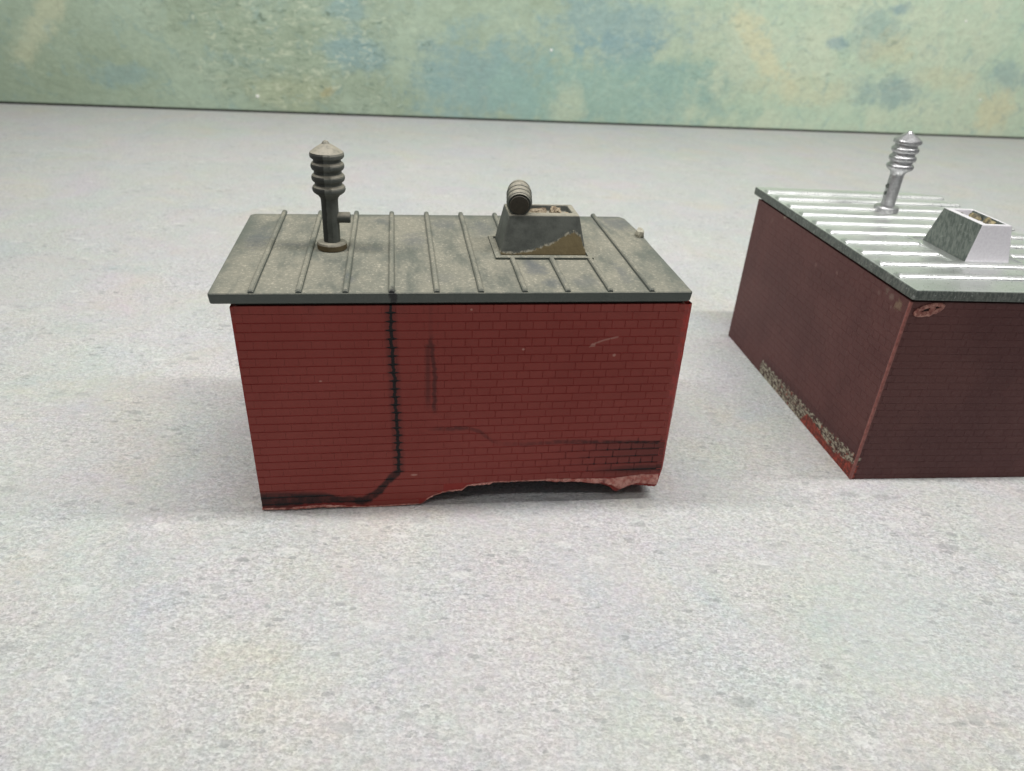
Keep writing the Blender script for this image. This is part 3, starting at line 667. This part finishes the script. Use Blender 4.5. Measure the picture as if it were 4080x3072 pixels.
# ------------------------------------------------------------------ maroon building
LB, DB = 94.2, 63.8
def maroon_material(name, base1, base2, chips):
    N = NT(name, 0.52, spec=0.28); P = N.coord(B); x, y, z = N.sep(P)
    b = N.noise(P, 0.05, 4, 0.6); g = N.noise(P, 1.3, 4, 0.65)
    c = N.mix(N.sm(b, 0.35, 0.65), base1, base2)
    c = N.mix(N.sm(g, 0.5, 0.75, 0, 0.35), c, (0.15, 0.075, 0.075))
    pale = N.sm(N.noise(P, 0.55, 3, 0.5), 0.76, 0.80)
    c = N.mix(N.ma('MULTIPLY', pale, 0.5), c, (0.30, 0.20, 0.17))
    if chips:
        n1 = N.noise(P, 0.75, 4, 0.6); n1c = N.ma('SUBTRACT', n1, 0.5)
        jx = N.ma('FRACT', N.ma('DIVIDE', x, 2.9)); jz = N.ma('FRACT', N.ma('DIVIDE', N.ma('SUBTRACT', 53.9, z), 2.08))
        top = N.curve(x, [(28, 0.0), (31, 4.6), (40, 4.6), (50, 5.0), (62, 5.4), (75, 5.8), (88, 6.6), (93.5, 7.0), (95, 7.0)])
        t2 = N.ma('ADD', top, N.ma('ADD', N.ma('MULTIPLY', N.sm(jx, 0.4, 0.55), 0.6), N.ma('MULTIPLY', n1c, 2.4)))
        inside = N.ma('MULTIPLY', N.sm(N.ma('SUBTRACT', t2, z), 0.0, 0.25), N.sm(x, 29.5, 31.5))
        inside = N.ma('MULTIPLY', inside, N.sm(y, 1.5, 0.8, 0, 1))
        # bare orange plastic low down on the right, grey-green wash above and on the left, dark paint left in the joints
        orange_h = N.curve(x, [(28, -2), (62, -2), (63.8, 1.8), (65.8, 4.3), (70, 4.0), (75, 3.2), (80, 2.4), (84, 2.4), (88, 3.4), (95, 5.2)])
        orange = N.sm(N.ma('SUBTRACT', N.ma('ADD', orange_h, N.ma('MULTIPLY', n1c, 2.0)), z), -0.1, 0.3)
        keep = N.ma('MULTIPLY', N.sm(N.noise(N.vm('MULTIPLY', P, (1.0, 1.0, 1.6)), 0.55, 6, 0.72), 0.48, 0.54), N.sm(orange, 0.9, 0.2))
        keep = N.ma('MAXIMUM', keep, N.ma('MULTIPLY', N.sm(N.noise(P, 1.2, 3, 0.6), 0.60, 0.68), 0.8))
        oc = N.mix(N.sm(N.noise(P, 0.8, 5, 0.7), 0.36, 0.60), (0.38, 0.060, 0.036), (0.13, 0.030, 0.024)); gc = N.mix(g, (0.30, 0.275, 0.205), (0.46, 0.43, 0.34))
        bits = N.ma('MULTIPLY', N.sm(N.noise(P, 0.5, 4, 0.65), 0.53, 0.60), N.sm(x, 40, 50)); ch = N.mix(N.ma('MAXIMUM', orange, bits), gc, oc); jnt = N.ma('MAXIMUM', N.sm(N.ma('ABSOLUTE', N.ma('SUBTRACT', jz, 0.5)), 0.34, 0.46), N.ma('MULTIPLY', N.sm(N.ma('ABSOLUTE', N.ma('SUBTRACT', jx, 0.5)), 0.40, 0.48), 0.8)); keep = N.ma('MAXIMUM', keep, N.ma('MULTIPLY', jnt, N.sm(orange, 1.0, 0.0, 0.45, 0.75))); ch = N.mix(keep, ch, (0.055, 0.025, 0.020))
        halo = N.ma('MULTIPLY', N.sm(N.ma('SUBTRACT', N.ma('ADD', t2, 3.5), z), 0.0, 3.0, 0, 0.45), N.ma('MULTIPLY', N.sm(x, 26, 36), N.sm(y, 1.5, 0.8, 0, 1)))
        c = N.mix(halo, c, (0.055, 0.020, 0.022)); c = N.mix(inside, c, ch)
        # pale flecks near the top of the long wall
        xz = N.comb(x, z, 0.0); wq = N.ma('MULTIPLY', n1c, 2.0)
        for (cx, cz, r_, cc) in ((90.0, 50.5, 1.1, (0.22, 0.15, 0.10)), (86.5, 51.5, 0.8, (0.20, 0.13, 0.11)), (84.0, 52.3, 0.7, (0.17, 0.11, 0.09)), (81, 50.5, 0.5, (0.16, 0.09, 0.08)), (87.5, 49.0, 0.5, (0.17, 0.09, 0.08)), (22.0, 53.2, 0.6, (0.35, 0.28, 0.22)), (14, 49.5, 0.8, (0.15, 0.08, 0.07)), (48, 46.0, 0.6, (0.17, 0.09, 0.08)), (60, 48.0, 0.5, (0.17, 0.09, 0.08))):
            c = N.mix(N.ma('MULTIPLY', N.ellipse(xz, (cx, cz), (r_*2, r_*2), wq, (0.1, 0.9)), 0.85), c, cc)
    N.base(c); N.bump(N.ma('ADD', g, N.ma('MULTIPLY', N.noise(P, 2.2, 2, 0.5), 0.5)), 0.5, 0.2); return N.m
mar_m = maroon_material('maroon_painted_brick', (0.090, 0.032, 0.031), (0.114, 0.043, 0.040), True)
def wall_panel(name, pb, pt, th, mat_):
    """pb, pt: bottom and top outer edge (x0,y0,x1,y1); th inward vector"""
    mb = MB(); 
    frustum(mb, [(pb[0], pb[1], 0), (pb[2], pb[3], 0), (pb[2]+th[0], pb[3]+th[1], 0), (pb[0]+th[0], pb[1]+th[1], 0)],
            [(pt[0], pt[1], ZTOP), (pt[2], pt[3], ZTOP), (pt[2]+th[0], pt[3]+th[1], ZTOP), (pt[0]+th[0], pt[1]+th[1], ZTOP)])
    return mb.build(name, mat_, B)
fw = wall_panel('front_wall', (0.1, 0.05, LB-0.1, 0.05), (0.1, 0.05, LB-0.1, 0.05), (0, 1.8), mar_m)
ew = wall_panel('end_wall', (LB-0.05, 1.9, LB-0.05, DB-1.95), (LB-0.05, 1.9, LB-0.05, DB-1.95), (-1.8, 0), mar_m)
wall_panel('end_wall', (0.1, 1.95, 0.1, DB-1.95), (0.1, 1.95, 0.1, DB-1.95), (1.8, 0), mar_m)
wall_panel('back_wall', (0.1, DB-0.1, LB-0.1, DB-0.1), (0.1, DB-0.1, LB-0.1, DB-0.1), (0, -1.8), mar_m)
def brick_wall(root, length, face, mat_, par, n_ind, rank):
    lst = []
    for k, xa, xb, za, zb in courses(0.05, length-0.05, CT, 0, PITCH_Z, 2.9, 0.0, 0.11, 0.2):
        x0, x1 = max(xa+0.05, 0.25), min(xb-0.05, length-0.25); za = max(za, 0.05); zb = min(zb, ZTOP-0.04)
        if x1-x0 < 0.6 or zb-za < 0.4: continue
        lst.append((x0, x1, za, zb))
    lst.sort(key=rank); rest = MB()
    for i, (x0, x1, za, zb) in enumerate(lst):
        me = brick_mesh(x0, x1, za, za, zb, 0.06, 0.03, ('m', round(x1-x0, 2), round(zb-za, 2)))
        cx, cz = (x0+x1)/2, (za+zb)/2; dy = random.uniform(-.012, .012)
        Mx = Matrix.Translation(Vector((cx, 0.0+dy, cz))*S) if face == 'front' else (Matrix.Translation(Vector((LB-dy, cx, cz))*S) @ Matrix.Rotation(math.pi/2, 4, 'Z'))
        if i < n_ind:
            o = obj('brick', me, mat_, par); o.matrix_local = Mx
        else:
            rest.add([tuple((Mx @ v.co)/S) for v in me.vertices], [tuple(p.vertices) for p in me.polygons])
    if rest.v: rest.build('brick', mat_, par, kind='stuff', fix=False)
brick_wall(B, LB, 'front', mar_m, fw, 150, lambda q: -(q[0]))
brick_wall(B, DB, 'end', mar_m, ew, 150, lambda q: q[0])
# bare corner seam
N = NT('bare_corner_plastic', 0.5); P = N.coord(B); g = N.noise(P, 0.9, 4, 0.65)
c = N.mix(N.sm(g, 0.35, 0.65), (0.20, 0.060, 0.050), (0.30, 0.105, 0.088)); N.base(c); N.bump(g, 0.4, 0.2); seam_m = N.m
vs, fs = [], []
for i in range(50):
    z = 0.05 + i*(ZTOP-0.1)/49; j_ = 0.05*nz(z*0.9, 2.0)
    vs += [(LB-0.62+j_, -0.02, z), (LB-0.30+j_, -0.12, z), (LB+0.02, -0.10+j_, z), (LB+0.10, 0.15, z), (LB+0.02, 0.62+j_, z)]
for i in range(49):
    for j in range(4): a = i*5+j; fs.append((a, a+1, a+6, a+5))
mb = MB(); mb.add(vs, fs); tag(mb.build('corner_edge', seam_m, B, smooth=True), 'bare reddish corner edge')
# moulded scar with two holes under the eaves
N = NT('scar_plastic', 0.5); P = N.coord(B); g = N.noise(P, 1.1, 5, 0.7)
N.base(N.mix(N.sm(g, 0.4, 0.62), (0.24, 0.075, 0.058), (0.50, 0.25, 0.20))); N.bump(g, 0.7, 0.35); scar_m = N.m
def scar():
    vs, fs = [], []; nu, nv = 48, 10
    for i in range(nu):
        t_ = 2*math.pi*i/nu
        # figure-eight ring in the wall plane (y, z)
        yy = 5.4 + 3.2*math.cos(t_); zz = 51.2 + 1.15*math.sin(t_) + 0.9*(yy-5.4)/3.2
        rr = 0.58*(1+0.5*nz(i*0.5, 1.0))
        ty, tz = -math.sin(t_)*3.2, 1.15*math.cos(t_); L = math.hypot(ty, tz); ny, nz_ = tz/L, -ty/L
        for j in range(nv):
            a = 2*math.pi*j/nv
            vs.append((LB+0.12+rr*0.75*math.sin(a)+0.1*nz(i, j), yy+ny*rr*math.cos(a), zz+nz_*rr*math.cos(a)))
    for i in range(nu):
        for j in range(nv):
            a = i*nv+j; b = i*nv+(j+1) % nv; c_ = ((i+1) % nu)*nv+(j+1) % nv; d = ((i+1) % nu)*nv+j; fs.append((a, d, c_, b))
    mb = MB(); mb.add(vs, fs); o = mb.build('mould_scar', scar_m, B, smooth=True)
    lump('scar_bridge', LB+0.1, 6.1, 51.5, 1.0, scar_m, o, 2.0, (0.6, 0.8, 1.1))
    lump('scar_bridge', LB+0.05, 5.2, 50.2, 0.9, scar_m, o, 4.0, (0.5, 1.6, 0.7))
    lump('scar_bridge', LB+0.1, 2.8, 50.3, 1.0, scar_m, o, 7.0, (0.5, 1.1, 0.9))
    for (yy, zz, r_) in ((4.5, 51.35, 0.75), (7.6, 52.0, 0.6)):
        lump('scar_hole_shade', LB-0.05, yy, zz, r_, hole_shade_m, o, yy, (0.25, 1.2, 0.75), 0.25)  # near-black lumps stand for the shade inside the two holes
N = NT('hole_shade', 0.9); N.base((0.012, 0.008, 0.008)); hole_shade_m = N.m
scar()

# silver roof
def silver_material():
    N = NT('silver_paint', 0.35, metal=0.9); P = N.coord(B); x, y, z = N.sep(P)
    geo = N.n('ShaderNodeNewGeometry'); nl = N.sep(geo.outputs['Normal'])
    g = N.noise(P, 1.8, 4, 0.7); b = N.noise(P, 0.08, 4, 0.6)
    c = N.mix(N.sm(b, 0.35, 0.65), (0.66, 0.68, 0.67), (0.75, 0.76, 0.75))
    c = N.mix(N.sm(g, 0.55, 0.75, 0, 0.4), c, (0.45, 0.46, 0.44))
    N.base(c); N.rough(N.sm(g, 0.3, 0.7, 0.26, 0.40)); N.bump(N.ma('ADD', g, b), 0.22, 0.12); return N.m
silver_m = silver_material()
def worn_grey():
    N = NT('worn_grey_edge', 0.5, metal=0.25); P = N.coord(B)
    st = N.noise(N.vm('MULTIPLY', P, (1.6, 1.6, 0.5)), 1.0, 4, 0.7); g = N.noise(P, 1.6, 4, 0.7)
    c = N.mix(N.sm(st, 0.42, 0.62), (0.080, 0.095, 0.085), (0.16, 0.175, 0.16)); c = N.mix(N.sm(g, 0.58, 0.70, 0, 0.9), c, (0.45, 0.47, 0.45))
    N.base(c); N.bump(st, 0.6, 0.3); return N.m
worn_m = worn_grey()
ROB = [(-3.6, -0.35), (LB+0.45, -0.35), (LB+0.9, 0.1), (LB+0.9, DB+1.4), (LB+0.4, DB+1.9), (-0.8, DB+1.9), (-3.9, DB-4.0), (-4.0, 0.1)]
mb = MB(); n = len(ROB)
mb.add([(x, y, H) for x, y in ROB]+[(x, y, ZR) for x, y in ROB], [tuple(range(n-1, -1, -1))]); mb.add([(x, y, ZR) for x, y in ROB], [tuple(range(n))], 0)
mb = MB(); mb.add([(x, y, H) for x, y in ROB]+[(x, y, ZR) for x, y in ROB], [tuple(range(n-1, -1, -1))]+[(i, (i+1) % n, n+(i+1) % n, n+i) for i in range(n)], 1); mb.f.append(tuple(range(n, 2*n))); mb.mi.append(0)
roofB = bevel(mb.build('roof', [silver_m, worn_m], B), 0.28, 2, 0.9, 1)
mb = MB(); box(mb, 1.0, 1.0, ZTOP+0.02, LB-1.0, DB-1.0, H-0.02); mb.build('roof_gap_filler', worn_m, B)  # added filler: keeps light from leaking in under this roof
for k in range(10):
    x = 3.0 + 9.08*k
    if k in (6, 7):
        rib(x, 0.7, 23.6, silver_m, roofB, wd=3.9, hh=0.95, pw=1.3, n=9); rib(x, 45.2, DB+3.4, silver_m, roofB, wd=3.9, hh=0.95, pw=1.3, n=9)
    else: rib(x, 0.7, DB+3.4, silver_m, roofB, wd=3.9, hh=0.95, pw=1.3, n=9)
mb = MB(); ZF = ZR+0.5
for a in ((51.6, 23.6, 75.0, 24.5), (51.6, 44.3, 75.0, 45.2), (51.6, 24.5, 52.5, 44.3), (74.1, 24.5, 75.0, 44.3)): box(mb, a[0], a[1], ZR-0.05, a[2], a[3], ZF)
mb.build('frame', silver_m, roofB)
def box_material():
    N = NT('scratched_silver', 0.42, metal=0.55); P = N.coord(B); x, y, z = N.sep(P)
    q = N.n('ShaderNodeVectorRotate', rotation_type='Y_AXIS'); N.t.links.new(P, q.inputs[0]); q.inputs['Angle'].default_value = 0.5
    st = N.noise(N.vm('MULTIPLY', q.outputs[0], (1.5, 1.5, 0.35)), 1.0, 4, 0.65)
    g = N.noise(P, 1.5, 4, 0.7)
    # only the front long face is dark grey, all others pale silver
    geo = N.n('ShaderNodeNewGeometry'); tc = N.n('ShaderNodeTexCoord'); on_ = N.sep(tc.outputs['Normal'])
    bare = N.sm(on_[1], -0.75, -0.55, 1, 0)
    c = N.mix(N.sm(st, 0.40, 0.60), (0.075, 0.090, 0.082), (0.15, 0.17, 0.152)); c = N.mix(N.sm(g, 0.6, 0.72, 0, 0.5), c, (0.40, 0.43, 0.40))
    c2 = N.mix(N.sm(g, 0.3, 0.7), (0.74, 0.71, 0.76), (0.82, 0.80, 0.84))
    N.base(N.mix(bare, c2, c)); N.set(N.b.inputs['Metallic'], N.lin(bare, 0, 1, 0.35, 0.1)); N.bump(N.ma('ADD', N.ma('MULTIPLY', st, bare), N.ma('MULTIPLY', g, 0.35)), 0.45, 0.25)
    return N.m
boxB_m = box_material()
vbB = vent_box((53.4, 27.7), (72.9, 41.0), (54.9, 30.0), (71.6, 38.8), 10.0, boxB_m, None, B, ((56.3, 32.0), (70.2, 37.9)), 1.8)
N = NT('yellowed_glue', 0.65); P = N.coord(B); g = N.noise(P, 0.7, 5, 0.7)
N.base(N.mix(N.sm(g, 0.38, 0.62), (0.06, 0.055, 0.04), (0.30, 0.25, 0.13))); N.bump(g, 0.8, 0.5); glueB_m = N.m
for i, (cx, cy, rr, sq) in enumerate(((60, 36.4, 0.9, (2.6, 1, 1.2)), (65.5, 36.6, 0.9, (2.6, 1, 1.4)), (58, 33.5, 0.7, (1.2, 1, 1)))):
    lump('glue_lump', cx, cy, ZR+8.9, rr, glueB_m, vbB, 2.7*i+0.4, sq)
N = NT('dull_silver', 0.36, metal=0.9); P = N.coord(B); g = N.noise(P, 1.4, 4, 0.7)
N.base(N.mix(N.sm(g, 0.35, 0.65), (0.36, 0.36, 0.37), (0.50, 0.50, 0.51))); N.bump(g, 0.35, 0.2); dull_m = N.m
stB = stack(B, 22.6, 34.0, 1.10, 1.02, dull_m, False, math.radians(200), (-0.012, 0.016))
for i, (z_, rr) in enumerate(((6.0, 0.55), (8.2, 0.7))):
    lump('broken_pipe_stub', 22.6+0.2, 34.0-2.1, ZR+z_, rr, worn_m, stB, 1.9*i, (0.9, 0.7, 1.1), 0.6)
